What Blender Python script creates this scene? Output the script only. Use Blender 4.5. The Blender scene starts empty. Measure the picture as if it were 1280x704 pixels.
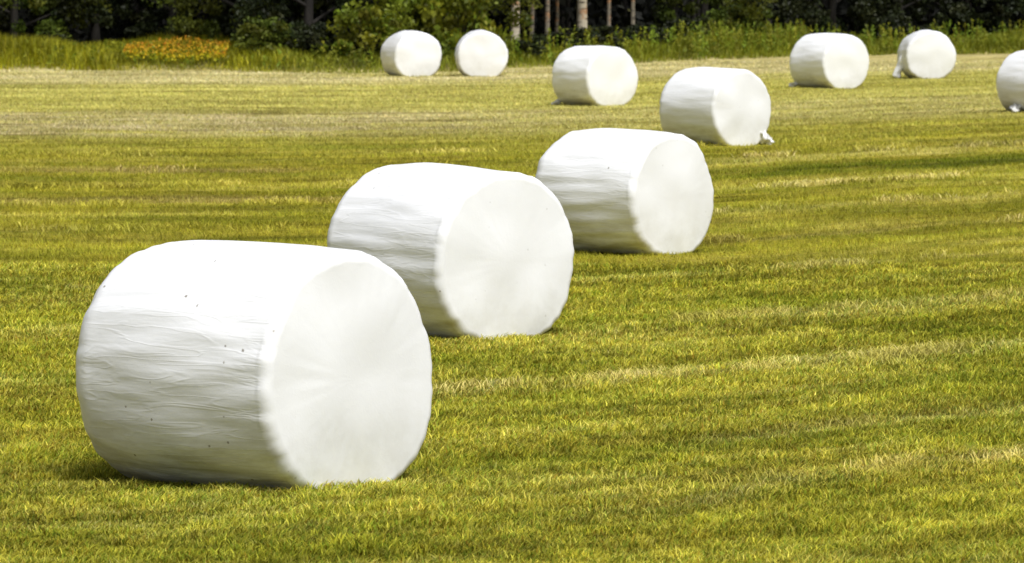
import bpy, math, random
import numpy as np
from mathutils import Vector, noise as mn

# ------------------------------------------------------------------ camera, sky, sun, exposure
scene = bpy.context.scene
C = scene.collection
F = 6200.0                      # focal length in photo pixels (1280 wide)
H = 2.57                        # camera height
P = math.atan(382.0 / F)        # pitch down
cam_d = bpy.data.cameras.new('camera'); cam = bpy.data.objects.new('camera', cam_d); C.objects.link(cam)
cam_d.sensor_width = 36; cam_d.lens = 36 * F / 1280
cam.location = (0, 0, H); cam.rotation_euler = (math.pi / 2 - P, 0, 0)
cam_d.clip_start = 0.5; cam_d.clip_end = 8000
scene.camera = cam
cam_d.dof.use_dof = True; cam_d.dof.focus_distance = 29; cam_d.dof.aperture_fstop = 10.5

SUN_EL, SUN_AZ = math.radians(59), math.radians(30)      # azimuth: to the right of the camera, behind it
world = bpy.data.worlds.new("World"); scene.world = world; world.use_nodes = True
nt = world.node_tree; nt.nodes.clear()
wo = nt.nodes.new('ShaderNodeOutputWorld'); bg = nt.nodes.new('ShaderNodeBackground')
sky = nt.nodes.new('ShaderNodeTexSky'); sky.sky_type = 'NISHITA'; sky.sun_disc = False
sky.sun_elevation = SUN_EL; sky.sun_rotation = math.pi - SUN_AZ
sky.air_density = 1.0; sky.dust_density = 4.0; sky.ozone_density = 1.0
hs = nt.nodes.new('ShaderNodeHueSaturation'); hs.inputs['Saturation'].default_value = 0.42   # thin overcast: whiter than blue sky
nt.links.new(sky.outputs[0], hs.inputs['Color']); nt.links.new(hs.outputs[0], bg.inputs[0])
bg.inputs[1].default_value = 0.072
nt.links.new(bg.outputs[0], wo.inputs[0])
sd = bpy.data.lights.new('sun', 'SUN'); sun = bpy.data.objects.new('sun', sd); C.objects.link(sun)
sd.energy = 2.55; sd.angle = math.radians(24); sd.color = (1.0, 0.985, 0.965)
sdir = Vector((math.sin(SUN_AZ) * math.cos(SUN_EL), -math.cos(SUN_AZ) * math.cos(SUN_EL), math.sin(SUN_EL)))
sun.rotation_euler = sdir.to_track_quat('Z', 'Y').to_euler(); sun.location = (20, -20, 40)
vs = scene.view_settings; vs.view_transform = 'Standard'; vs.look = 'None'; vs.gamma = 1; vs.use_curve_mapping = False
vs.exposure = 0.55
scene.render.engine = 'CYCLES'
scene.cycles.max_bounces = 5; scene.cycles.diffuse_bounces = 3; scene.cycles.transmission_bounces = 3

rng = np.random.default_rng(7); random.seed(7)

# ------------------------------------------------------------------ helpers
def tag(o, label=None, cat=None, group=None, kind=None):
    if label: o['label'] = label
    if cat: o['category'] = cat
    if group: o['group'] = group
    if kind: o['kind'] = kind
    return o

def at(px, py, z=0.0):
    """world point on the level z seen at photo pixel (px, py)"""
    dx, dy = (px - 640) / F, (352 - py) / F
    d = Vector((dx, math.cos(P) + dy * math.sin(P), -math.sin(P) + dy * math.cos(P)))
    t = (z - H) / d.z
    return Vector((0, 0, H)) + d * t

def mesh_np(name, verts, faces, mats, cols=None, smooth=False, fmat=None):
    """verts (n,3); faces (m,k) all the same k"""
    verts = np.asarray(verts, np.float32); faces = np.asarray(faces, np.int32)
    me = bpy.data.meshes.new(name); m, k = faces.shape
    me.vertices.add(len(verts)); me.vertices.foreach_set('co', verts.ravel())
    me.loops.add(m * k); me.loops.foreach_set('vertex_index', faces.ravel())
    me.polygons.add(m); me.polygons.foreach_set('loop_start', np.arange(0, m * k, k, dtype=np.int32))
    try: me.polygons.foreach_set('loop_total', np.full(m, k, np.int32))
    except Exception: pass
    for mt in (mats if isinstance(mats, (list, tuple)) else [mats]): me.materials.append(mt)
    if fmat is not None: me.polygons.foreach_set('material_index', np.asarray(fmat, np.int32))
    me.update(calc_edges=True)
    if smooth: me.polygons.foreach_set('use_smooth', np.ones(m, bool))
    if cols is not None:
        a = me.attributes.new('tint', 'FLOAT_VECTOR', 'POINT')
        a.data.foreach_set('vector', np.asarray(cols, np.float32).ravel())
    return me

def link(name, me, parent=None, loc=(0, 0, 0), rz=0.0):
    o = bpy.data.objects.new(name, me); C.objects.link(o)
    o.location = loc; o.rotation_euler = (0, 0, rz)
    if parent: o.parent = parent
    return o

def empty(name, loc, rz=0.0):
    o = bpy.data.objects.new(name, None); C.objects.link(o); o.location = loc; o.rotation_euler = (0, 0, rz)
    o.empty_display_size = 0.2
    return o

def vnoise(x, y, seed=0):
    """2D value noise 0..1"""
    xi = np.floor(x).astype(np.int64); yi = np.floor(y).astype(np.int64); fx = x - xi; fy = y - yi
    fx = fx * fx * (3 - 2 * fx); fy = fy * fy * (3 - 2 * fy)
    def h(a, b):
        n = (a * 374761393 + b * 668265263 + seed * 974634777) & 0xffffffff
        n = ((n ^ (n >> 13)) * 1274126177) & 0xffffffff
        return ((n ^ (n >> 16)) & 0xffff) / 65535.0
    return (h(xi, yi) * (1 - fx) + h(xi + 1, yi) * fx) * (1 - fy) + (h(xi, yi + 1) * (1 - fx) + h(xi + 1, yi + 1) * fx) * fy

def sstep(a, b, x):
    t = np.clip((x - a) / (b - a), 0, 1); return t * t * (3 - 2 * t)

EX = [-400, -60, -9, -6, -4, -1, 0, 3.8, 6.5, 9.2, 17.8, 45, 400]
EY = [150, 137, 134.5, 131.5, 130.8, 133, 136.5, 146, 152.5, 158, 166, 180, 200]
def px2x(px, y): return (px - 640) / F * y
def edge(x): return np.interp(x, EX, EY)             # where the mown field ends
def rowu(x, y): return y - 1.95 * np.log1p(np.exp(np.clip((x + 0.5) / 1.5, -30, 30)))

def ground_h(x, y):
    d = y - edge(x)
    far = np.clip(1 - np.abs(x) / 300, 0, 1)
    bank = 0.32 * sstep(0.0, 2.6, d) * (0.6 + 0.8 * vnoise(x * 0.25, y * 0 + 3.3, 5)) * far
    u = rowu(x, y)
    rows = 0.03 * (vnoise(u * 0.9, x * 0.12, 3) - 0.5) * sstep(0, -3, d) + 0.012 * (vnoise(x * 2.2, y * 2.2, 9) - 0.5)
    return bank + rows

# ------------------------------------------------------------------ materials
def new_mat(name):
    m = bpy.data.materials.new(name); m.use_nodes = True
    n = m.node_tree.nodes; l = m.node_tree.links
    return m, n, l, n['Principled BSDF']

def mth(n, l, op, a, b=None, c=None):
    q = n.new('ShaderNodeMath'); q.operation = op
    for i, v in enumerate((a, b, c)):
        if v is None: continue
        if isinstance(v, (int, float)): q.inputs[i].default_value = v
        else: l.new(v, q.inputs[i])
    return q.outputs[0]

def mixc(n, l, fac, a, b, mode='MIX'):
    q = n.new('ShaderNodeMix'); q.data_type = 'RGBA'; q.blend_type = mode
    for s, v in (('Factor', fac), ('A', a), ('B', b)):
        i = next(t for t in q.inputs if t.name == s and (t.type == 'VALUE' if s == 'Factor' else t.type == 'RGBA'))
        if isinstance(v, (int, float)): i.default_value = v
        elif isinstance(v, tuple): i.default_value = (*v, 1)
        else: l.new(v, i)
    return next(t for t in q.outputs if t.type == 'RGBA')

def ntex(n, l, vec, scale, detail=3, rough=0.55, dist=0.0):
    q = n.new('ShaderNodeTexNoise'); q.inputs['Scale'].default_value = scale; q.inputs['Detail'].default_value = detail
    q.inputs['Roughness'].default_value = rough; q.inputs['Distortion'].default_value = dist
    if vec is not None: l.new(vec, q.inputs['Vector'])
    return q.outputs['Fac']

def remap(n, l, v, a, b, c=0.0, d=1.0):
    q = n.new('ShaderNodeMapRange'); q.interpolation_type = 'SMOOTHSTEP'
    l.new(v, q.inputs[0])
    for i, t in enumerate((a, b, c, d)): q.inputs[i + 1].default_value = t
    return q.outputs[0]

# colours of the mown field as a function of place: mowing rows that bend away to the right, straw lines, bare strips
def field_group():
    g = bpy.data.node_groups.new('field_colour', 'ShaderNodeTree')
    g.interface.new_socket('Color', in_out='OUTPUT', socket_type='NodeSocketColor')
    n, l = g.nodes, g.links
    out = n.new('NodeGroupOutput'); geo = n.new('ShaderNodeNewGeometry')
    sp = n.new('ShaderNodeSeparateXYZ'); l.new(geo.outputs['Position'], sp.inputs[0]); X, Y = sp.outputs[0], sp.outputs[1]
    e = mth(n, l, 'EXPONENT', mth(n, l, 'MINIMUM', mth(n, l, 'DIVIDE', mth(n, l, 'ADD', X, 0.5), 1.5), 30.0))
    s = mth(n, l, 'MULTIPLY', mth(n, l, 'LOGARITHM', mth(n, l, 'ADD', e, 1.0), math.e), 1.95)
    U = mth(n, l, 'SUBTRACT', Y, s)
    # wobble
    cx = n.new('ShaderNodeCombineXYZ'); l.new(mth(n, l, 'MULTIPLY', X, 0.35), cx.inputs[0]); l.new(mth(n, l, 'MULTIPLY', Y, 0.12), cx.inputs[1])
    U = mth(n, l, 'ADD', U, mth(n, l, 'MULTIPLY', mth(n, l, 'SUBTRACT', ntex(n, l, cx.outputs[0], 1.0, 2), 0.5), 1.6))
    def rows(fx, fu, detail=3, seed=0.0, rough=0.55):
        c = n.new('ShaderNodeCombineXYZ'); l.new(mth(n, l, 'MULTIPLY', X, fx), c.inputs[0]); l.new(mth(n, l, 'MULTIPLY', U, fu), c.inputs[1])
        c.inputs[2].default_value = seed
        return ntex(n, l, c.outputs[0], 1.0, detail, rough)
    def band(a, b, soft, xa=None, xb=None):
        v = mth(n, l, 'MULTIPLY', remap(n, l, U, a - soft, a + soft), remap(n, l, U, b - soft, b + soft, 1.0, 0.0))
        if xa is not None: v = mth(n, l, 'MULTIPLY', v, remap(n, l, X, xa, xb))
        return v
    big = rows(0.22, 0.5, 3, 1.0); mid = rows(0.22, 1.1, 3, 4.0); fine = rows(0.7, 3.6, 3, 9.0)
    iso = ntex(n, l, geo.outputs['Position'], 0.45, 3, 0.6); iso2 = ntex(n, l, geo.outputs['Position'], 5.0, 3, 0.65)
    green, olive, straw = (0.24, 0.256, 0.016), (0.41, 0.377, 0.030), (0.62, 0.555, 0.105)
    tan = (0.63, 0.55, 0.26)
    f1 = mth(n, l, 'ADD', mth(n, l, 'MULTIPLY', mid, 0.6), mth(n, l, 'MULTIPLY', iso, 0.4))
    col = mixc(n, l, remap(n, l, f1, 0.34, 0.62), green, olive)
    f2 = mth(n, l, 'ADD', mth(n, l, 'MULTIPLY', fine, 0.5), mth(n, l, 'MULTIPLY', big, 0.5))
    col = mixc(n, l, mth(n, l, 'MULTIPLY', remap(n, l, f2, 0.47, 0.68), 0.75), col, straw)
    # farther part of the field is cut drier and paler
    dry = mth(n, l, 'MULTIPLY', remap(n, l, U, 66.0, 98.0), remap(n, l, rows(0.06, 0.16, 3, 2.0), 0.30, 0.55, 0.45, 0.9))
    col = mixc(n, l, dry, col, (0.62, 0.585, 0.14))
    # bare pale strip across the field, left
    b1 = mth(n, l, 'MULTIPLY', band(79.5, 93.5, 2.6), remap(n, l, rows(0.35, 0.5, 5, 6.0, 0.75), 0.36, 0.60, 0.10, 0.9))
    b1 = mth(n, l, 'MULTIPLY', b1, remap(n, l, X, -5.0, 3.0, 1.0, 0.45))
    col = mixc(n, l, b1, col, tan)
    b3 = mth(n, l, 'MULTIPLY', band(118, 160, 5.0), remap(n, l, rows(0.1, 0.4, 4, 16.0, 0.7), 0.32, 0.55, 0.1, 0.85))
    col = mixc(n, l, b3, col, (0.72, 0.65, 0.29))
    # dark strips
    dk = mth(n, l, 'MULTIPLY', remap(n, l, rows(0.3, 1.3, 4, 21.0, 0.65), 0.52, 0.66), 0.72)
    col = mixc(n, l, dk, col, (0.17, 0.14, 0.010))
    # uncut green strip, right
    b2 = mth(n, l, 'MULTIPLY', band(58.2, 61.6, 0.7, 1.5, 3.4), remap(n, l, rows(0.5, 1.0, 3, 31.0), 0.35, 0.5, 0.2, 1.0))
    col = mixc(n, l, b2, col, (0.16, 0.19, 0.010))
    # left-over straw lines
    for a, b, xa, xb, sd in ((24.35, 24.75, 0.7, 1.4, 41.), (28.6, 29.4, -1.6, -0.6, 42.), (33.4, 34.1, 1.4, 2.4, 43.), (54.9, 55.7, 1.8, 2.6, 44.),
                             (21.6, 22.3, 0.2, 1.2, 45.), (62.8, 65.5, 1.5, 3.5, 46.), (44.2, 44.7, 1.0, 3.0, 47.), (49.4, 50.0, 0.5, 2.0, 48.), (39.0, 39.5, 0.5, 2.5, 49.)):
        v = mth(n, l, 'MULTIPLY', band(a, b, 0.3, xa, xb), remap(n, l, rows(0.9, 2.0, 4, sd, 0.8), 0.38, 0.62, 0.0, 0.7))
        col = mixc(n, l, v, col, (0.66, 0.58, 0.16))
    for a, b, xa, xb, sd in ((64.5, 66.2, -2.2, -3.2, 51.), (55.6, 57.2, 0.0, -2.0, 52.), (60.0, 60.7, -6.0, -7.0, 53.)):
        v = mth(n, l, 'MULTIPLY', band(a, b, 0.35, xa, xb), remap(n, l, rows(0.5, 1.2, 3, sd, 0.7), 0.36, 0.56, 0.1, 0.75))
        col = mixc(n, l, v, col, (0.44, 0.35, 0.09))
    # light and dark dashes along the rows
    rw = mth(n, l, 'ADD', mth(n, l, 'MULTIPLY', rows(0.35, 1.9, 4, 61.0, 0.7), 0.6), mth(n, l, 'MULTIPLY', rows(0.10, 0.55, 3, 62.0, 0.6), 0.4))
    col = mixc(n, l, 1.0, col, mixc(n, l, remap(n, l, rw, 0.36, 0.64), (0.60, 0.58, 0.56), (1.24, 1.24, 1.45)), 'MULTIPLY')
    col = mixc(n, l, remap(n, l, U, 22.0, 60.0, 0.35, 0.0), col, mixc(n, l, remap(n, l, iso, 0.30, 0.66), (0.23, 0.245, 0.013), (0.48, 0.42, 0.05)))
    # fine mottling
    col = mixc(n, l, 1.0, col, mixc(n, l, remap(n, l, iso2, 0.3, 0.7), (0.70, 0.72, 0.75), (1.22, 1.20, 1.15)), 'MULTIPLY')
    l.new(col, out.inputs[0])
    return g
FG = field_group()

def grp(n):
    q = n.new('ShaderNodeGroup'); q.node_tree = FG; return q.outputs[0]

def mat_ground():
    m, n, l, b = new_mat('stubble_soil')
    geo = n.new('ShaderNodeNewGeometry')
    f = ntex(n, l, geo.outputs['Position'], 14.0, 4, 0.7)
    c = mixc(n, l, 1.0, grp(n), mixc(n, l, remap(n, l, f, 0.32, 0.68), (0.42, 0.38, 0.36), (1.10, 1.05, 1.0)), 'MULTIPLY')
    # forest floor beyond the edge of the field
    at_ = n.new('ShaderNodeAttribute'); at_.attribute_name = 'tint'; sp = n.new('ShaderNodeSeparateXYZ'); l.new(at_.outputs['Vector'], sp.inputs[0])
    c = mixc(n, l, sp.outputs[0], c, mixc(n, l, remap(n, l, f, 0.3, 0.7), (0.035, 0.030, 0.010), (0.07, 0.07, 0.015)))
    l.new(c, b.inputs['Base Color']); b.inputs['Roughness'].default_value = 0.95
    b.inputs['Specular IOR Level'].default_value = 0.1
    bp = n.new('ShaderNodeBump'); bp.inputs['Strength'].default_value = 0.8; bp.inputs['Distance'].default_value = 0.04
    l.new(ntex(n, l, geo.outputs['Position'], 22.0, 4, 0.7), bp.inputs['Height']); l.new(bp.outputs[0], b.inputs['Normal'])
    return m

def leafy(name, colour=None, transl=0.3, use_field=False, rough=0.55, spec=0.25):
    """leaf / blade material: colour x per-leaf tint, partly translucent"""
    m, n, l, b = new_mat(name)
    at_ = n.new('ShaderNodeAttribute'); at_.attribute_name = 'tint'
    base = grp(n) if use_field else colour
    if isinstance(base, tuple):
        c = mixc(n, l, 1.0, base, at_.outputs['Color'], 'MULTIPLY')
    else:
        c = mixc(n, l, 1.0, base, at_.outputs['Color'], 'MULTIPLY')
    l.new(c, b.inputs['Base Color']); b.inputs['Roughness'].default_value = rough; b.inputs['Specular IOR Level'].default_value = spec
    tr = n.new('ShaderNodeBsdfTranslucent'); l.new(c, tr.inputs[0])
    mx = n.new('ShaderNodeMixShader'); mx.inputs[0].default_value = transl
    l.new(b.outputs[0], mx.inputs[1]); l.new(tr.outputs[0], mx.inputs[2]); l.new(mx.outputs[0], n['Material Output'].inputs[0])
    return m

def mat_bark(name, base, dark, birch=False):
    m, n, l, b = new_mat(name)
    tc = n.new('ShaderNodeTexCoord'); mp = n.new('ShaderNodeMapping'); l.new(tc.outputs['Object'], mp.inputs[0])
    mp.inputs['Scale'].default_value = (3, 3, 14) if birch else (14, 14, 2.5)
    f = ntex(n, l, mp.outputs[0], 1.0, 4, 0.65)
    c = mixc(n, l, remap(n, l, f, 0.52, 0.62) if birch else remap(n, l, f, 0.35, 0.65), base, dark)
    if birch:
        g = ntex(n, l, tc.outputs['Object'], 2.2, 3, 0.6)
        c = mixc(n, l, remap(n, l, g, 0.5, 0.62, 0, 0.85), c, (0.42, 0.21, 0.09))
    l.new(c, b.inputs['Base Color']); b.inputs['Roughness'].default_value = 0.85
    bp = n.new('ShaderNodeBump'); bp.inputs['Strength'].default_value = 0.6; bp.inputs['Distance'].default_value = 0.02
    l.new(f, bp.inputs['Height']); l.new(bp.outputs[0], b.inputs['Normal'])
    return m

def mat_film():
    m, n, l, b = new_mat('white_stretch_film')
    tc = n.new('ShaderNodeTexCoord'); oi = n.new('ShaderNodeObjectInfo')
    off = n.new('ShaderNodeVectorMath'); off.operation = 'ADD'; l.new(tc.outputs['Object'], off.inputs[0])
    rv = n.new('ShaderNodeCombineXYZ'); l.new(mth(n, l, 'MULTIPLY', oi.outputs['Random'], 37.0), rv.inputs[1]); l.new(rv.outputs[0], off.inputs[1])
    def streak(sx, sr, detail, rough=0.6, dist=0.0):
        mp = n.new('ShaderNodeMapping'); l.new(off.outputs[0], mp.inputs[0]); mp.inputs['Scale'].default_value = (sx, sr, sr)
        return ntex(n, l, mp.outputs[0], 1.0, detail, rough, dist)
    w1 = streak(1.2, 9.0, 3); w2 = streak(3.5, 34.0, 4, 0.65, 0.4); w3 = streak(9.0, 11.0, 4, 0.6)
    ridge = mth(n, l, 'ABSOLUTE', mth(n, l, 'SUBTRACT', streak(1.6, 15.0, 2, 0.5, 0.6), 0.5))
    ridge = remap(n, l, ridge, 0.0, 0.06, 1.0, 0.0)
    h = mth(n, l, 'ADD', mth(n, l, 'MULTIPLY', w1, 0.9), mth(n, l, 'MULTIPLY', w2, 0.18))
    h = mth(n, l, 'ADD', h, mth(n, l, 'MULTIPLY', w3, 0.35)); h = mth(n, l, 'ADD', h, mth(n, l, 'MULTIPLY', ridge, 0.16))
    # dust and mud plus lower-side shade painted into the colour, with specks
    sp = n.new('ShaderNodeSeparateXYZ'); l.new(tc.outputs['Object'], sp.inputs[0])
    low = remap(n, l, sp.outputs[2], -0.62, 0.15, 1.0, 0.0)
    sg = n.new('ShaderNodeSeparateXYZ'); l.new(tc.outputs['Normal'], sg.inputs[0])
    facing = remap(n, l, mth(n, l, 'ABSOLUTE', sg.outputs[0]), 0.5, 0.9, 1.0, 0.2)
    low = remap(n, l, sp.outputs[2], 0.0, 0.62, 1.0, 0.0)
    grime_shade = mth(n, l, 'MULTIPLY', remap(n, l, mth(n, l, 'ADD', mth(n, l, 'MULTIPLY', w1, 0.5), mth(n, l, 'MULTIPLY', streak(2.2, 6.0, 5, 0.7), 0.5)), 0.36, 0.64), mth(n, l, 'ADD', mth(n, l, 'MULTIPLY', mth(n, l, 'MULTIPLY', low, facing), 0.72), 0.02))
    c = mixc(n, l, grime_shade, (0.825, 0.84, 0.865), (0.34, 0.31, 0.20))
    vo = n.new('ShaderNodeTexVoronoi'); vo.inputs['Scale'].default_value = 7.5; l.new(off.outputs[0], vo.inputs['Vector']); vo.inputs['Scale'].default_value = 8.5
    sc = n.new('ShaderNodeSeparateColor'); l.new(vo.outputs['Color'], sc.inputs[0])
    spot = mth(n, l, 'MULTIPLY', mth(n, l, 'MULTIPLY', remap(n, l, mth(n, l, 'ADD', vo.outputs['Distance'], mth(n, l, 'MULTIPLY', mth(n, l, 'SUBTRACT', streak(60, 60, 2), 0.5), 0.16)), 0.04, 0.09, 1.0, 0.0), remap(n, l, facing, 0.2, 1.0, 0.25, 1.0)), mth(n, l, 'GREATER_THAN', sc.outputs[0], 0.42))
    c = mixc(n, l, mth(n, l, 'MULTIPLY', spot, 0.75), c, (0.13, 0.10, 0.05))
    l.new(c, b.inputs['Base Color'])
    l.new(remap(n, l, w3, 0.3, 0.7, 0.34, 0.52), b.inputs['Roughness']); b.inputs['Specular IOR Level'].default_value = 0.45
    bp = n.new('ShaderNodeBump'); bp.inputs['Distance'].default_value = 0.03
    sn = n.new('ShaderNodeSeparateXYZ'); l.new(tc.outputs['Normal'], sn.inputs[0])
    l.new(remap(n, l, mth(n, l, 'ABSOLUTE', sn.outputs[0]), 0.08, 0.50, 0.19, 0.045), bp.inputs['Strength'])
    l.new(h, bp.inputs['Height']); l.new(bp.outputs[0], b.inputs['Normal'])
    return m

M = dict(slim=mat_bark('slim_bark', (0.22, 0.19, 0.14), (0.05, 0.04, 0.03), True), ground=mat_ground(), blade=leafy('grass_blade', use_field=True, transl=0.3, rough=0.8, spec=0.06),
         verge=leafy('verge_grass', (0.27, 0.27, 0.012), 0.3), weed=leafy('weed_leaf', (0.20, 0.24, 0.02), 0.3),
         flower=leafy('orange_flower', (0.74, 0.47, 0.025), 0.3),
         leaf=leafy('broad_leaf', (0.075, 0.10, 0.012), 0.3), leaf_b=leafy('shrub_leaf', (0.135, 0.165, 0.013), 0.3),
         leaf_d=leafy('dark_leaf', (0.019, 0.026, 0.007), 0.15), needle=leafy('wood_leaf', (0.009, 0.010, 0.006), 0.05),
         bark=mat_bark('grey_bark', (0.022, 0.018, 0.013), (0.010, 0.008, 0.006)),
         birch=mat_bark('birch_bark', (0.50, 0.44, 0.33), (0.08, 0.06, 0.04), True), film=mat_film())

# ------------------------------------------------------------------ ground: one sheet out to the horizon
def build_ground():
    xs = np.concatenate([[-3000, -1200, -500, -200, -100, -60], np.arange(-40, 45.01, 0.5), [60, 100, 200, 500, 1200, 3000]])
    ys = np.concatenate([[-3000, -800, -200, -50, -10, 5], np.arange(15, 205, 0.45), [230, 300, 500, 1000, 2000, 4000]])
    X, Y = np.meshgrid(xs, ys); Z = ground_h(X, Y)
    V = np.stack([X, Y, Z], -1).reshape(-1, 3); nx, ny = len(xs), len(ys)
    i = np.arange(ny - 1)[:, None] * nx + np.arange(nx - 1)[None]
    Fc = np.stack([i, i + 1, i + 1 + nx, i + nx], -1).reshape(-1, 4)
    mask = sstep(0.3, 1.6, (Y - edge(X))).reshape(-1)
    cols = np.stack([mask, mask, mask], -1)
    o = link('ground', mesh_np('ground', V, Fc, M['ground'], cols, True)); tag(o, kind='structure')
build_ground()

# ------------------------------------------------------------------ wrapped bales
R0 = 0.635
def bale_mesh(seed, L, R, na, nfine=1.0, sag=0.075):
    """wrapped round bale, axis along X, front end at +X; bottom flattened where it stands, origin on the ground line"""
    rf, rb = 0.068 + 0.015 * math.sin(seed * 3.1), 0.19 + 0.02 * math.sin(seed * 2.3); hl = L / 2; rc = rf
    prof = []                                                       # (x, r, shoulder weight)
    nf = int(16 * nfine); nc = int(12 * nfine); ns = int(44 * nfine)
    for k in range(nf): t = k / nf; r = t * (R - rc); prof.append((hl + 0.022 * (1 - t * t), r, 0.18 * t ** 6))
    for k in range(nc): a = (k / nc) * math.pi / 2; prof.append((hl - rc + rc * math.cos(a), R - rc + rc * math.sin(a), math.sin(2 * a) * 0.8 + 0.25))
    for k in range(ns + 1):
        t = k / ns; x = (hl - rf) * (1 - t) - (hl - rb) * t; prof.append((x, R + 0.022 * (1 - (2 * t - 1) ** 2), 0.0))
    for k in range(1, nc + 1): a = (1 - k / nc) * math.pi / 2; prof.append((-hl + rb - rb * math.cos(a), R - rb + rb * math.sin(a), math.sin(2 * a) * 0.8 + 0.2))
    for k in range(nf - 1, -1, -1): t = k / nf; prof.append((-hl - 0.022 * (1 - t * t), t * (R - rb), 0.2 * t ** 3))
    V = []; S = seed * 17.3
    base = -R + sag * R / R0
    lean = 0.015 * math.sin(seed * 5.7)
    for (x, r, sh) in prof:
        for j in range(na):
            a = 2 * math.pi * j / na; ca, sa = math.cos(a), math.sin(a)
            d = 0.023 * mn.noise((x * 1.6 + S, ca * 1.7, sa * 1.7)) * min(1, r / 0.3)
            d += 0.010 * mn.noise((x * 2.2 + S, ca * 7, sa * 7)) * min(1, r / 0.4)
            d += sh * (0.008 * mn.noise((S + x * 3, ca * 6, sa * 6)) + 0.0015 * mn.noise((S, ca * 26, sa * 26)))
            d += 0.002 * mn.noise((x * 3 + S, ca * 24, sa * 24)) * min(1, r / 0.4)
            xx = x + (0.022 * mn.noise((S + 9, ca * r * 2.6, sa * r * 2.6)) + sh * 0.004 * mn.noise((S + 4, ca * 6, sa * 6))) * (1 if x > 0 else -1) * (abs(x) > hl - rc - 0.05)
            rr = r + d
            y = ca * rr; z = sa * rr
            low = max(0.0, -z / R); y *= 1 + 0.065 * low * low; z *= 0.985
            # flatten at the base, softly
            zz = z - base
            z = base + (0.5 * (zz + math.sqrt(zz * zz + 0.0016)))
            y += lean * (z + R)
            V.append((xx, y, z - base))
    n = len(prof); Fc = []
    for i in range(n - 1):
        for j in range(na):
            j2 = (j + 1) % na
            Fc.append((i * na + j, (i + 1) * na + j, (i + 1) * na + j2, i * na + j2))
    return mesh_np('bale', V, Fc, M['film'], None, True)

def tail_mesh(seed, pts, w0, w1):
    """crumpled bundle of loose film running along pts, radius w0 to w1"""
    ns, na = 18, 20; V = []; S = seed * 3.3 + 1.7
    P_ = [Vector(p) for p in pts]
    for i in range(ns + 1):
        t = i / ns * (len(P_) - 1); k = min(int(t), len(P_) - 2); f = t - k
        c = P_[k].lerp(P_[k + 1], f); d = (P_[-1] - P_[0]).normalized()
        u = d.cross(Vector((0, 0, 1)) if abs(d.z) < 0.8 else Vector((1, 0, 0))).normalized(); v = d.cross(u)
        w = (w0 + (w1 - w0) * i / ns) * (1 if 0 < i < ns else 0.05)
        for j in range(na):
            a = 2 * math.pi * j / na
            rr = w * (0.8 + 0.75 * mn.noise((S + math.cos(a) * 2.2, math.sin(a) * 2.2, i * 0.25)) + 0.18 * math.sin(a * 5 + i * 0.3 + S))
            p = c + u * math.cos(a) * rr + v * math.sin(a) * rr * 0.7; p.z = max(p.z, 0.005 + 0.01 * math.sin(a)); V.append(p[:])
    Fc = [(i * na + j, i * na + (j + 1) % na, (i + 1) * na + (j + 1) % na, (i + 1) * na + j) for i in range(ns) for j in range(na)]
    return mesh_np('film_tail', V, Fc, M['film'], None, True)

#        xface yb   theta  height px   label
BALES = [
 (431, 606, 49, 1.235, 'nearest and largest white wrapped bale, lying in the grass at the front left', None),
 (631, 418, 42, 1.23, 'white wrapped bale directly behind the largest one, second nearest, its round end bulging', None),
 (838, 313, 51, 1.155, 'third nearest white wrapped bale, with a grey creased side and clean round end', None),
 (926, 180, 45, 1.19, 'white wrapped bale fourth from the front with a torn film corner at its right foot', [((0.56, 0.36, 0.26), (0.58, 0.47, 0.13), (0.58, 0.56, 0.07), (0.58, 0.64, 0.04)), 0.15, 0.10]),
 (764, 130, 37, 1.20, 'white wrapped bale just in front of the birch trunks, right of the two farthest bales', [((-0.50, -0.42, 0.12), (-0.60, -0.50, 0.06), (-0.66, -0.54, 0.03)), 0.07, 0.05]),
 (603, 93, 4, 1.20, 'round-ended white bale facing straight on, at the field edge beside the leafy bush', None),
 (522, 93, 19, 1.20, 'leftmost far white bale at the field edge, a sliver of its left side showing', None),
 (1056, 108, 38, 1.27, 'far white bale on the right with a scrap of film at its left foot', [((-0.50, -0.42, 0.14), (-0.62, -0.54, 0.08), (-0.70, -0.58, 0.05)), 0.08, 0.08]),
 (1163, 96, 12, 1.22, 'far right white bale with loose film hanging off its left side to the ground', [((0.10, -0.52, 0.85), (0.12, -0.62, 0.50), (0.10, -0.72, 0.22), (0.10, -0.80, 0.03)), 0.07, 0.11]),
 (1327, 139, 42, 1.20, 'white bale cut off by the right edge of the photo, loose film at its foot', [((-0.12, -0.46, 0.16), (-0.04, -0.60, 0.09), (0.10, -0.74, 0.05)), 0.10, 0.07]),
]
for i, (xf, yb, th, hh, lab, tail) in enumerate(BALES):
    G = at(xf, yb + (7, 7, 4)[i] if i < 3 else yb + 2.5)
    ray = math.atan2(G.x, G.y); a = math.radians(th) - ray
    nrm = Vector((math.sin(a), -math.cos(a), 0))
    k = hh / 1.20 * (1.02 if i in (5, 6) else 1.005); L = (1.36 if i == 0 else 1.31 if i == 1 else 1.35 if i < 3 else 1.30) * k * (0.97 if th < 20 else 1.0); R = R0 * k
    cpos = G - nrm * (L / 2 - 0.06)
    cpos.z = -0.02
    rz = math.atan2(nrm.y, nrm.x)
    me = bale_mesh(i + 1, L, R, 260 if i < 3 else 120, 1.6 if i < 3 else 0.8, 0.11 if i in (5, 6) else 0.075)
    if tail:
        e = empty('wrapped_bale', cpos, rz); tag(e, lab, 'hay bale', 'white wrapped bales scattered over the mown field')
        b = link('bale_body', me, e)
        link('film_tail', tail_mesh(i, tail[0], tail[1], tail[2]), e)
    else:
        b = link('wrapped_bale', me, None, cpos, rz); tag(b, lab, 'hay bale', 'white wrapped bales scattered over the mown field')

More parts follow.
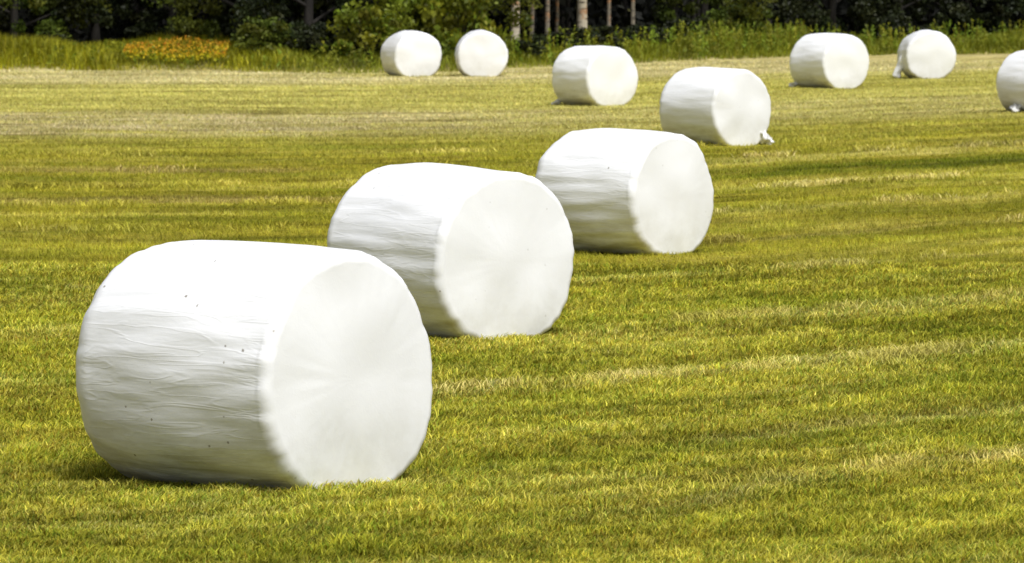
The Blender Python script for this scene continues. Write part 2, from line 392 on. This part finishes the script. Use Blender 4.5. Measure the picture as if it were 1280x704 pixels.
# ------------------------------------------------------------------ stubble grass, one sheet of countless blades
def blades(x, y, z, h, w, az, lean, tint, curved):
    n = len(x); dx, dy = np.cos(az), np.sin(az); px, py = -dy, dx
    hw = w / 2
    def pt(f_out, f_up, s): return np.stack([x + dx * h * lean * f_out + px * hw * s, y + dy * h * lean * f_out + py * hw * s, z + h * f_up], -1)
    # turn width mostly across the view so blades read
    if curved:
        A, B = pt(0, -0.1, -1), pt(0, -0.1, 1); Cc, D = pt(0.35, 0.62, -0.75), pt(0.35, 0.62, 0.75); T = pt(1.0, 0.95, 0)
        V = np.stack([A, B, Cc, D, T], 1).reshape(-1, 3); b = np.arange(n)[:, None] * 5
        Fc = np.concatenate([b + np.array([[0, 1, 3]]), b + np.array([[0, 3, 2]]), b + np.array([[2, 3, 4]])]); cols = np.repeat(tint, 5, 0)
    else:
        A, B, T = pt(0, -0.1, -1), pt(0, -0.1, 1), pt(1.0, 0.95, 0)
        V = np.stack([A, B, T], 1).reshape(-1, 3); b = np.arange(n)[:, None] * 3
        Fc = b + np.array([[0, 1, 2]]); cols = np.repeat(tint, 3, 0)
    return V, Fc, cols

def scatter_field(z0, z1, n, margin):
    """points in the wedge of field in view, denser when near (density ~ 1/y^2)"""
    y = z0 * (z1 / z0) ** rng.random(n)
    x = (rng.random(n) * 2 - 1) * (0.106 * y + margin)
    ok = y < edge(x) + 0.5
    return x[ok], y[ok]

def tints(n):
    r = rng.random(n); t = np.ones((n, 3))
    g = 0.72 + 0.66 * rng.random(n)
    t *= g[:, None]
    straw = r < 0.26; t[straw] *= np.array([1.5, 1.5, 3.0])
    grn = (r > 0.72); t[grn] *= np.array([0.60, 0.82, 0.8])
    brn = (r > 0.955); t[brn] = np.array([0.75, 0.55, 0.6]) * g[brn][:, None]
    return np.clip(t, 0, 2.6)

def add_field_grass():
    x, y = scatter_field(20.5, 44, 720000, 0.9); n = len(x)
    cl = vnoise(x * 9, y * 9, 11) * 0.6 + vnoise(x * 2.3, y * 2.3, 12) * 0.4
    h = (0.016 + 0.050 * cl ** 1.4) * (0.6 + 0.8 * rng.random(n)); w = 0.005 + 0.005 * rng.random(n)
    w *= (y / 25) ** 0.5
    az = rng.random(n) * 2 * np.pi; az = np.where(rng.random(n) < 0.45, rng.normal(0.3, 0.9, n), az)
    lean = 0.35 + 1.35 * rng.random(n)
    t = tints(n) * (0.6 + 0.75 * cl)[:, None]
    V, Fc, cc = blades(x, y, ground_h(x, y), h, w, az, lean, t, True)
    o = link('mown_grass', mesh_np('mown_grass', V, Fc, M['blade'], cc))
    tag(o, 'short yellow green mown grass covering the near part of the field', 'grass', kind='stuff')
    # loose straw left lying in raised ragged lines along the rows
    xs, ys = [], []
    for (a, b, xa, xb, m) in ((24.35, 24.8, 0.3, 4.5, 5000), (28.6, 29.4, -2.2, 4.5, 9000), (33.4, 34.1, 1.2, 6, 7000), (21.6, 22.3, 0, 4, 3500), (44.2, 44.8, .5, 7, 5000),
                              (38.9, 39.6, -6, 7, 6000), (49.4, 50.2, -7, 8, 6000), (55.0, 55.8, -9, 9, 8000), (60.0, 60.8, -9, -1, 4000), (64.8, 65.9, -9, 9, 9000), (70, 71, -10, 10, 6000)):
        x = rng.uniform(xa, xb, m); u = rng.normal((a + b) / 2, (b - a) * 0.33, m) + (vnoise(x * 0.9, x * 0 + a, 71) - 0.5) * 0.7
        k = vnoise(x * 1.1, u * 0 + a, 72) * 0.6 + vnoise(x * 3.1, u * 1.5, 73) * 0.4 > 0.46 + 0.2 * rng.random(m)
        xs.append(x[k]); ys.append((u + 1.95 * np.log1p(np.exp((x + 0.5) / 1.5)))[k])
    x, y = np.concatenate(xs), np.concatenate(ys); n = len(x)
    h = (0.025 + 0.035 * rng.random(n)) * (y / 30) ** 0.3; w = (0.005 + 0.004 * rng.random(n)) * (y / 30) ** 0.75; az = rng.random(n) * 2 * np.pi
    t = np.array([[1.45, 1.4, 2.3]]) * (0.7 + 0.5 * rng.random((n, 1)))
    V, Fc, cc = blades(x, y, ground_h(x, y) + 0.004 + 0.03 * rng.random(n), h, w, az, 1.0 + 1.6 * rng.random(n), t, True)
    o = link('loose_straw', mesh_np('loose_straw', V, Fc, M['blade'], cc))
    tag(o, 'pale loose straw left in ragged lines along the mowing rows', 'straw', kind='stuff')
    x, y = scatter_field(44, 150, 480000, 1.6); n = len(x)
    cl = vnoise(x * 3, y * 2, 14) * 0.6 + vnoise(x * 0.8, y * 1.2, 15) * 0.4
    h = (0.025 + 0.055 * cl) * (0.7 + 0.6 * rng.random(n)); w = 0.0075 * (y / 44) ** 0.9 * (0.7 + 0.6 * rng.random(n))
    az = rng.random(n) * 2 * np.pi; lean = 0.5 + 1.5 * rng.random(n); h *= 0.8
    t = 0.5 + 0.5 * tints(n); t *= (0.78 + 0.4 * cl)[:, None]
    V, Fc, cc = blades(x, y, ground_h(x, y), h, w, az, lean, t, False)
    o = link('far_mown_grass', mesh_np('far_mown_grass', V, Fc, M['blade'], cc))
    tag(o, 'pale dry mown grass covering the far part of the field up to the trees', 'grass', kind='stuff')
add_field_grass()

# ------------------------------------------------------------------ verge between field and wood
def add_verge():
    n = 150000
    x = rng.random(n) * 48 - 22; d = rng.random(n) ** 0.8 * 7.0
    y = edge(x) + d + (vnoise(x * 1.2, x * 0, 21) - 0.5) * 0.7
    hb = 0.14 + 0.55 * vnoise(x * 0.45, d * 0.3, 22) * sstep(0, 1.4, d)
    hb *= np.interp(x, [-20, -10, -7, -5.5, -3, 2, 5, 8, 12, 20], [1.2, 1.05, 0.7, 0.45, 0.4, 0.6, 0.85, 0.9, 0.75, 0.75])
    hb *= 1 - 0.6 * sstep(1.9, 1.2, np.abs(x - px2x(226, 137.5))) * (d < 4.5)
    h = hb * (0.6 + 0.7 * rng.random(n)); w = 0.014 + 0.014 * rng.random(n)
    az = rng.random(n) * 2 * np.pi; lean = 0.1 + 0.75 * rng.random(n)
    t = np.ones((n, 3)) * (0.6 + 0.7 * rng.random(n))[:, None] * (0.65 + 0.7 * vnoise(x * 1.5, d * 1.5, 23))[:, None]
    left = (1 - sstep(-8, -4, x))[:, None]
    t = t * (left * np.array([1.12, 1.12, 0.9]) + (1 - left) * np.array([0.76, 0.86, 1.0]))
    st = rng.random(n) < 0.12; t[st] *= np.array([1.7, 1.45, 2.5])
    V, Fc, cc = blades(x, y, ground_h(x, y), h, w, az, lean, t, True)
    o = link('verge_grass', mesh_np('verge_grass', V, Fc, M['verge'], cc))
    tag(o, 'tall rough yellow green grass between the mown field and the trees', 'grass', kind='stuff')
add_verge()

def leaf_quads(c, size, aspect=0.6, up=0.0):
    """rhombic leaves at centres c with random facing"""
    n = len(c); a = rng.normal(size=(n, 3)); a /= np.linalg.norm(a, axis=1)[:, None]
    b = rng.normal(size=(n, 3)); b[:, 2] += up; b -= (a * b).sum(1)[:, None] * a; b /= np.linalg.norm(b, axis=1)[:, None]
    s = np.asarray(size).reshape(-1, 1) * (0.7 + 0.6 * rng.random((n, 1)))
    V = np.stack([c - b * s, c + a * s * aspect, c + b * s, c - a * s * aspect], 1).reshape(-1, 3)
    return V, np.arange(n * 4).reshape(-1, 4)

def clump_leaves(centres, radii, per, size, squash=0.8):
    cs = []; t = []
    for c, r in zip(centres, radii):
        d = rng.normal(size=(per, 3)); d /= np.linalg.norm(d, axis=1)[:, None]
        q = d * (rng.random((per, 1)) ** 0.45) * r; q[:, 2] *= squash
        cs.append(q + np.asarray(c)); g = 0.65 + 0.7 * rng.random(); warm = 0.85 + 0.4 * rng.random()
        t.append(np.ones((per, 3)) * np.array([g * warm, g, g * 0.9]) * (0.7 + 0.6 * rng.random((per, 1))))
    cs = np.concatenate(cs); t = np.concatenate(t)
    V, Fc = leaf_quads(cs, size); return V, Fc, np.repeat(t, 4, 0)

def tube(points, radii, sides=8):
    V = []; n = len(points)
    for i, (p, r) in enumerate(zip(points, radii)):
        d = (Vector(points[min(i + 1, n - 1)]) - Vector(points[max(i - 1, 0)])).normalized()
        u = d.orthogonal().normalized(); v = d.cross(u)
        if i: # keep the frame steady
            u = (pu - d * pu.dot(d)).normalized(); v = d.cross(u)
        pu = u
        for j in range(sides):
            a = 2 * math.pi * j / sides; q = Vector(p) + (u * math.cos(a) + v * math.sin(a)) * r; V.append(q[:])
    Fc = [(i * sides + j, i * sides + (j + 1) % sides, (i + 1) * sides + (j + 1) % sides, (i + 1) * sides + j) for i in range(n - 1) for j in range(sides)]
    return V, Fc

def join(parts):
    V = []; Fc = []; o = 0
    for v, f in parts:
        V += list(v); Fc += [tuple(i + o for i in q) for q in f]; o += len(v)
    return V, Fc

def trunk_parts(hgt, r, lean, fork, limbs_from, nl, reach):
    """bent tapered trunk with limbs; returns parts and limb tips"""
    pts = []; rad = []; ph = random.random() * 6
    for i in range(13):
        t = i / 12; pts.append((lean[0] * t * hgt + 0.12 * math.sin(ph + t * 5) * t * 2, lean[1] * t * hgt + 0.10 * math.cos(ph + t * 4) * t * 2, t * hgt - 0.12))
        rad.append(r * ((1 - t) ** 0.8 * 0.95 + 0.05) * (1.35 if i == 0 else 1))
    parts = [tube(pts, rad, 10)]; tips = []
    for k in range(nl):
        t = limbs_from + (0.95 - limbs_from) * k / nl; i = min(int(t * 12), 11); f = t * 12 - i
        p = Vector(pts[i]).lerp(Vector(pts[i + 1]), f); a = k * 2.4 + random.random(); ln = reach * (1.1 - t * 0.7) * random.uniform(0.7, 1.1)
        q = []; rr = rad[i] * 0.45
        for j in range(6):
            s = j / 5; q.append((p.x + math.cos(a) * ln * s, p.y + math.sin(a) * ln * s, p.z + ln * (0.55 * s - 0.2 * s * s)))
        parts.append(tube(q, [rr * (1 - 0.85 * j / 5) for j in range(6)], 6)); tips.append(q[3]); tips.append(q[5])
    return parts, tips

def make_tree(name, kind):
    e = empty(name, (0, 0, 0))
    if kind == 'birch':
        hgt = 9.5; parts, tips = trunk_parts(hgt, 0.15, (random.uniform(-.02, .02), 0), 0, 0.34, 10, 2.0); bark = M['birch']
        cs, rs = [], []
        for t in tips:
            for _ in range(3): cs.append((t[0] + random.gauss(0, .4), t[1] + random.gauss(0, .4), t[2] + random.gauss(0, .4))); rs.append(random.uniform(.45, .8))
        V, Fc, cc = clump_leaves(cs, rs, 70, 0.10); lm = M['leaf']
    elif kind == 'slim':
        hgt = 8.5; parts, tips = trunk_parts(hgt, 0.075, (random.uniform(-.05, .05), 0), 0, 0.36, 8, 1.6); bark = M['slim']
        cs, rs = [], []
        for t in tips:
            for _ in range(3): cs.append((t[0] + random.gauss(0, .4), t[1] + random.gauss(0, .4), t[2] + random.gauss(0, .4))); rs.append(random.uniform(.4, .7))
        V, Fc, cc = clump_leaves(cs, rs, 70, 0.10); lm = M['leaf']
    else:                       # 'leafy' / 'dark': dense tree with branches to the ground
        hgt = 9.0; parts, tips = trunk_parts(hgt, 0.14, (random.uniform(-.02, .02), 0), 0, 0.10, 15, 2.5); bark = M['bark']
        cs, rs = [], []
        for t in tips:
            for _ in range(3):
                cs.append((t[0] + random.gauss(0, .35), t[1] + random.gauss(0, .35), max(0.5, t[2] + random.gauss(0, .35)))); rs.append(random.uniform(.28, .62))
        for _ in range(26):     # low drooping sprays
            a = random.random() * 6.28; d = random.uniform(0.7, 2.3); cs.append((math.cos(a) * d, math.sin(a) * d, random.uniform(0.6, 2.6))); rs.append(random.uniform(.16, .38))
        V, Fc, cc = clump_leaves(cs, rs, 115, 0.065 if kind == 'leafy' else 0.07)
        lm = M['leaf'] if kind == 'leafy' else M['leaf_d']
    tv, tf = join(parts); link('trunk', mesh_np('trunk', tv, tf, bark, None, True), e)
    link('crown', mesh_np('crown', V, Fc, lm, cc), e)
    return e

def dup(root, loc, rz=0.0, sc=1.0):
    r = root.copy(); C.objects.link(r); r.location = loc; r.rotation_euler = (0, 0, rz); r.scale = (sc,) * 3
    for ch in root.children:
        c = ch.copy(); C.objects.link(c); c.parent = r
    return r

def gz(x, y): return float(ground_h(np.array([x]), np.array([y]))[0])

TREES = [  # px, metres behind the field edge, kind, scale, label
 (-70, 6.0, 'dark', 1.0, 'dark leafy tree cut off by the left edge of the photo'),
 (18, 5.5, 'leafy', 0.9, 'green leafy tree at the far left behind the rough grass'),
 (120, 7.5, 'dark', 1.05, 'dark tree left of the orange patch, deep in shade'),
 (215, 8.5, 'dark', 0.95, 'shaded dark tree straight behind the orange patch'),
 (300, 6.5, 'leafy', 1.0, 'leafy tree just right of the orange patch, catching some light'),
 (385, 6.0, 'dark', 1.05, 'dark tree with a few pale sprays, left of the two farthest bales'),
 (455, 8.5, 'dark', 1.0, 'dark tree between the pale-sprayed tree and the bright leafy bush'),
 (570, 7.5, 'leafy', 1.0, 'bright green leafy tree rising behind the two farthest bales'),
 (644, 6.3, 'birch', 0.95, 'pale straight birch trunk just right of the straight-facing bale'),
 (663, 8.2, 'slim', 1.0, 'thin leaning birch stem, second from the left of the birches'),
 (684, 7.4, 'slim', 1.1, 'thin pale birch stem in the middle of the birch group'),
 (694, 9.0, 'slim', 0.9, 'slight birch stem close left of the stoutest trunk'),
 (728, 5.8, 'birch', 1.15, 'stoutest birch, its pale trunk flaked with orange brown bark'),
 (761, 8.0, 'slim', 0.95, 'thin birch stem just right of the stoutest trunk'),
 (791, 7.0, 'slim', 1.0, 'thin birch stem at the right end of the birch group'),
 (880, 6.0, 'leafy', 1.0, 'green leafy tree right of the birches, above the tall weeds'),
 (960, 7.0, 'dark', 1.0, 'dark tree left of the far bale with the film scrap'),
 (1040, 6.0, 'dark', 1.05, 'very dark tree above the far bale with the film scrap'),
 (1125, 7.0, 'dark', 0.95, 'very dark tree behind the bale with hanging film, to its left'),
 (1210, 6.0, 'dark', 1.05, 'dark tree right of the bale with hanging film'),
 (1300, 7.0, 'dark', 1.0, 'dark tree at the right edge of the photo'),
 (1390, 7.0, 'dark', 1.0, 'dark tree beyond the right edge of the photo'),
]
NM = {'birch': 'birch_tree', 'slim': 'young_birch', 'leafy': 'leafy_tree', 'dark': 'dark_tree'}
CT = {'birch': 'birch tree', 'slim': 'birch tree', 'leafy': 'tree', 'dark': 'tree'}
protos = {}
for k_i, (px, back, kind, sc, lab) in enumerate(TREES):
    y = 145.0
    for _ in range(4): x = px2x(px, y); y = float(edge(x)) + back
    loc = (x, y, gz(x, y) - 0.03)
    key = (kind, k_i % 2)
    if key not in protos:
        t = make_tree(NM[kind], kind); protos[key] = t; t.location = loc; t.rotation_euler.z = random.random() * 0.4; t.scale = (sc,) * 3
    else: t = dup(protos[key], loc, random.choice([0.3, 1.9, 3.4, 4.9]) + random.random() * .5 if kind in ('dark', 'leafy') else random.random() * 6, sc)
    tag(t, lab, CT[kind], 'trees along the edge of the field')

# shrubs in front of the trees
def make_shrub(hgt, wid, nclump, mat, leaf=0.055):
    e = empty('shrub', (0, 0, 0)); parts = []; cs, rs = [], []
    for k in range(9):
        a = k * 0.7 + random.random(); d = wid * random.uniform(0.25, 0.85); hh = hgt * random.uniform(0.6, 1.0)
        pts = [(math.cos(a) * d * (s / 5) ** 1.3, math.sin(a) * d * (s / 5) ** 1.3, hh * s / 5 - 0.04) for s in range(6)]
        parts.append(tube(pts, [0.018 * (1 - 0.8 * s / 5) for s in range(6)], 5))
    for _ in range(nclump):
        a = random.random() * 6.28; d = wid * math.sqrt(random.random()); zz = random.uniform(0.10, 1.0) ** 0.8
        cs.append((math.cos(a) * d * (1.1 - 0.45 * zz), math.sin(a) * d * (1.1 - 0.45 * zz), hgt * zz * 0.92)); rs.append(random.uniform(.13, .30))
    V, Fc, cc = clump_leaves(cs, rs, 75, leaf)
    V[:, 2] = np.maximum(V[:, 2], 0.0)
    tv, tf = join(parts); link('stem', mesh_np('stem', tv, tf, M['bark'], None, True), e)
    link('foliage', mesh_np('foliage', V, Fc, mat, cc), e)
    return e
SHRUBS = [ # px, back, height, label
 (60, 4.6, 0.55, 'd', 'low dim shrub above the rough grass at the far left'),
 (335, 2.6, 1.0, 'g', 'green shrub at the field edge just right of the orange patch'),
 (400, 3.2, 0.9, 'd', 'dim green shrub at the field edge between orange patch and farthest bales'),
 (462, 2.8, 1.5, 'b', 'bushy green shrub touching the left of the leftmost far bale'),
 (520, 4.2, 2.2, 'b', 'tall bright shrub rising behind the leftmost far bale'),
 (575, 4.0, 2.0, 'b', 'tall bright shrub between and behind the two farthest bales'),
 (640, 3.2, 0.45, 'd', 'low shrub right of the straight-facing far bale'),
 (690, 3.8, 0.6, 'd', 'dark rounded shrub below the thin birch stems'),
 (740, 3.6, 0.75, 'd', 'dark rounded shrub at the foot of the stoutest birch'),
 (800, 4.2, 0.7, 'd', 'dark shrub below the right end of the birch group'),
 (855, 4.6, 0.9, 'd', 'dark shrub left of the tall pale weeds'),
 (925, 4.6, 1.2, 'g', 'green shrub behind the tall pale weeds'),
 (1010, 4.8, 1.1, 'd', 'dim shrub behind the far bale with the film scrap'),
 (1110, 4.8, 1.0, 'd', 'dim shrub left of the bale with hanging film'),
 (1235, 5.0, 1.0, 'd', 'dim shrub at the far right below the dark trees'),
]
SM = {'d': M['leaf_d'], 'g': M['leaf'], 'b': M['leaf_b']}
sp_ = {}
for px, back, hgt, kd, lab in SHRUBS:
    y = 140.0
    for _ in range(4): x = px2x(px, y); y = float(edge(x)) + back
    if kd not in sp_:
        s = make_shrub(1.0, 0.85, 38 if kd == 'b' else 60, SM[kd], 0.05); sp_[kd] = s
        s.location = (x, y, gz(x, y)); s.scale = (hgt * 0.95,) * 3 if hgt > 1.3 else (1.1, 1.1, hgt)
    else:
        s = dup(sp_[kd], (x, y, gz(x, y)), random.random() * 6, 1)
        s.scale = (hgt * 0.8, hgt * 0.8, hgt) if hgt > 1.3 else (1.1, 1.1, hgt)
    tag(s, lab, 'shrub', 'shrubs along the edge of the wood')

# tall weeds (nobody could count them)
def add_weeds():
    Vs, Fs, Cs = [], [], []; o = 0
    n = 950
    for _ in range(n):
        r = random.random()
        px = random.uniform(860, 1010) if r < 0.42 else (random.uniform(1010, 1300) if r < 0.62 else (random.uniform(620, 860) if r < 0.78 else random.uniform(-20, 470)))
        y = 145.0; back = random.uniform(0.5, 3.2)
        for _ in range(3): x = px2x(px, y); y = float(edge(x)) + back
        hh = random.uniform(0.35, 0.85) if px > 600 else random.uniform(0.2, 0.5)
        m = int(hh * 40); zz = rng.random(m) * hh; z0 = gz(x, y)
        c = np.stack([x + rng.normal(0, 0.05, m) * (1.3 - zz / hh), y + rng.normal(0, 0.05, m), z0 + zz], -1)
        V, Fc = leaf_quads(c, 0.06, 0.3, 1.2); g = random.uniform(0.6, 1.5); w = random.uniform(0.8, 1.25)
        Vs.append(V); Fs.append(Fc + o); o += len(V); Cs.append(np.tile(np.array([[g * w, g, g]]), (len(V), 1)))
    ob = link('weeds', mesh_np('weeds', np.concatenate(Vs), np.concatenate(Fs), M['weed'], np.concatenate(Cs)))
    tag(ob, 'leafy upright weeds growing in the verge in front of the trees', 'weeds', kind='stuff')
    # orange flowering patch
    n = 3600; x0 = px2x(226, 137.5)
    x = x0 + rng.choice([-1, 1], n) * rng.random(n) ** 1.15 * 1.45; y = edge(x) + 0.9 + rng.random(n) * 2.4
    zr = rng.random(n); z = ground_h(x, y) + 0.10 + 0.42 * (0.5 + (zr - 0.5) * (0.85 - 0.3 * np.abs(x - x0))) * (0.7 + 0.5 * vnoise(x * 3, y * 2, 61))
    V, Fc = leaf_quads(np.stack([x, y, z], -1), 0.036, 0.6); t = np.ones((n, 3)) * (0.7 + 0.5 * rng.random((n, 1)))
    t[:, 1] *= 1.35 - 0.75 * zr + 0.3 * rng.random(n); t[rng.random(n) < 0.32] *= np.array([0.35, 0.5, 0.5])
    nb = 1500; xb = x0 + rng.normal(0, 0.65, nb); yb = edge(xb) + 1.5 + rng.random(nb) * 2.4
    tb = np.tile([[0.22, 0.42, 0.3]], (nb, 1)) * (0.7 + 0.6 * rng.random((nb, 1)))
    V2, F2, c2 = blades(xb, yb, ground_h(xb, yb), 0.35 + 0.25 * rng.random(nb), np.full(nb, 0.012), rng.random(nb) * 6.28, 0.2 * rng.random(nb), tb, True)
    V2t = np.concatenate([V, V2]); F3 = np.concatenate([np.concatenate([Fc[:, [0, 1, 2]], Fc[:, [0, 2, 3]]]), F2 + len(V)])
    ob = link('wildflowers', mesh_np('wildflowers', V2t, F3, M['flower'], np.concatenate([np.repeat(t, 4, 0), c2])))
    tag(ob, 'patch of orange yellow wildflowers in the rough grass at the left', 'flowers', kind='stuff')
add_weeds()

# the wood behind reads as one dark mass
def add_wood():
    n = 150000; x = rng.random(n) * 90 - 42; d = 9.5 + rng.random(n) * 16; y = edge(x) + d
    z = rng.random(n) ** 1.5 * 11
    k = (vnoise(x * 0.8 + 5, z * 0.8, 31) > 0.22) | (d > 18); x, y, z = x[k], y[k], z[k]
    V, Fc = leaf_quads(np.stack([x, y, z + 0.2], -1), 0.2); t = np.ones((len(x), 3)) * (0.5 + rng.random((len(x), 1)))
    parts = []
    for _ in range(150):
        xx = random.uniform(-30, 36); yy = float(edge(xx)) + random.uniform(9, 22); r = random.uniform(0.06, 0.14)
        lx = random.uniform(-.4, .4)
        parts.append(tube([(xx + lx * s, yy, 10 * s) for s in (0, .25, .5, .75, 1)], [r * (1 - .7 * s) for s in (0, .25, .5, .75, 1)], 7))
    tv, tf = join(parts); tv = np.array(tv); tf = np.array(tf)
    fm = np.concatenate([np.zeros(len(Fc)), np.ones(len(tf))])
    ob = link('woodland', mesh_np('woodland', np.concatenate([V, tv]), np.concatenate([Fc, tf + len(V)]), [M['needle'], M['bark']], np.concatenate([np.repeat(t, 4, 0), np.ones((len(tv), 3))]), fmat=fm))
    tag(ob, 'deep shaded woodland behind the first row of trees', 'woodland', kind='stuff')
add_wood()
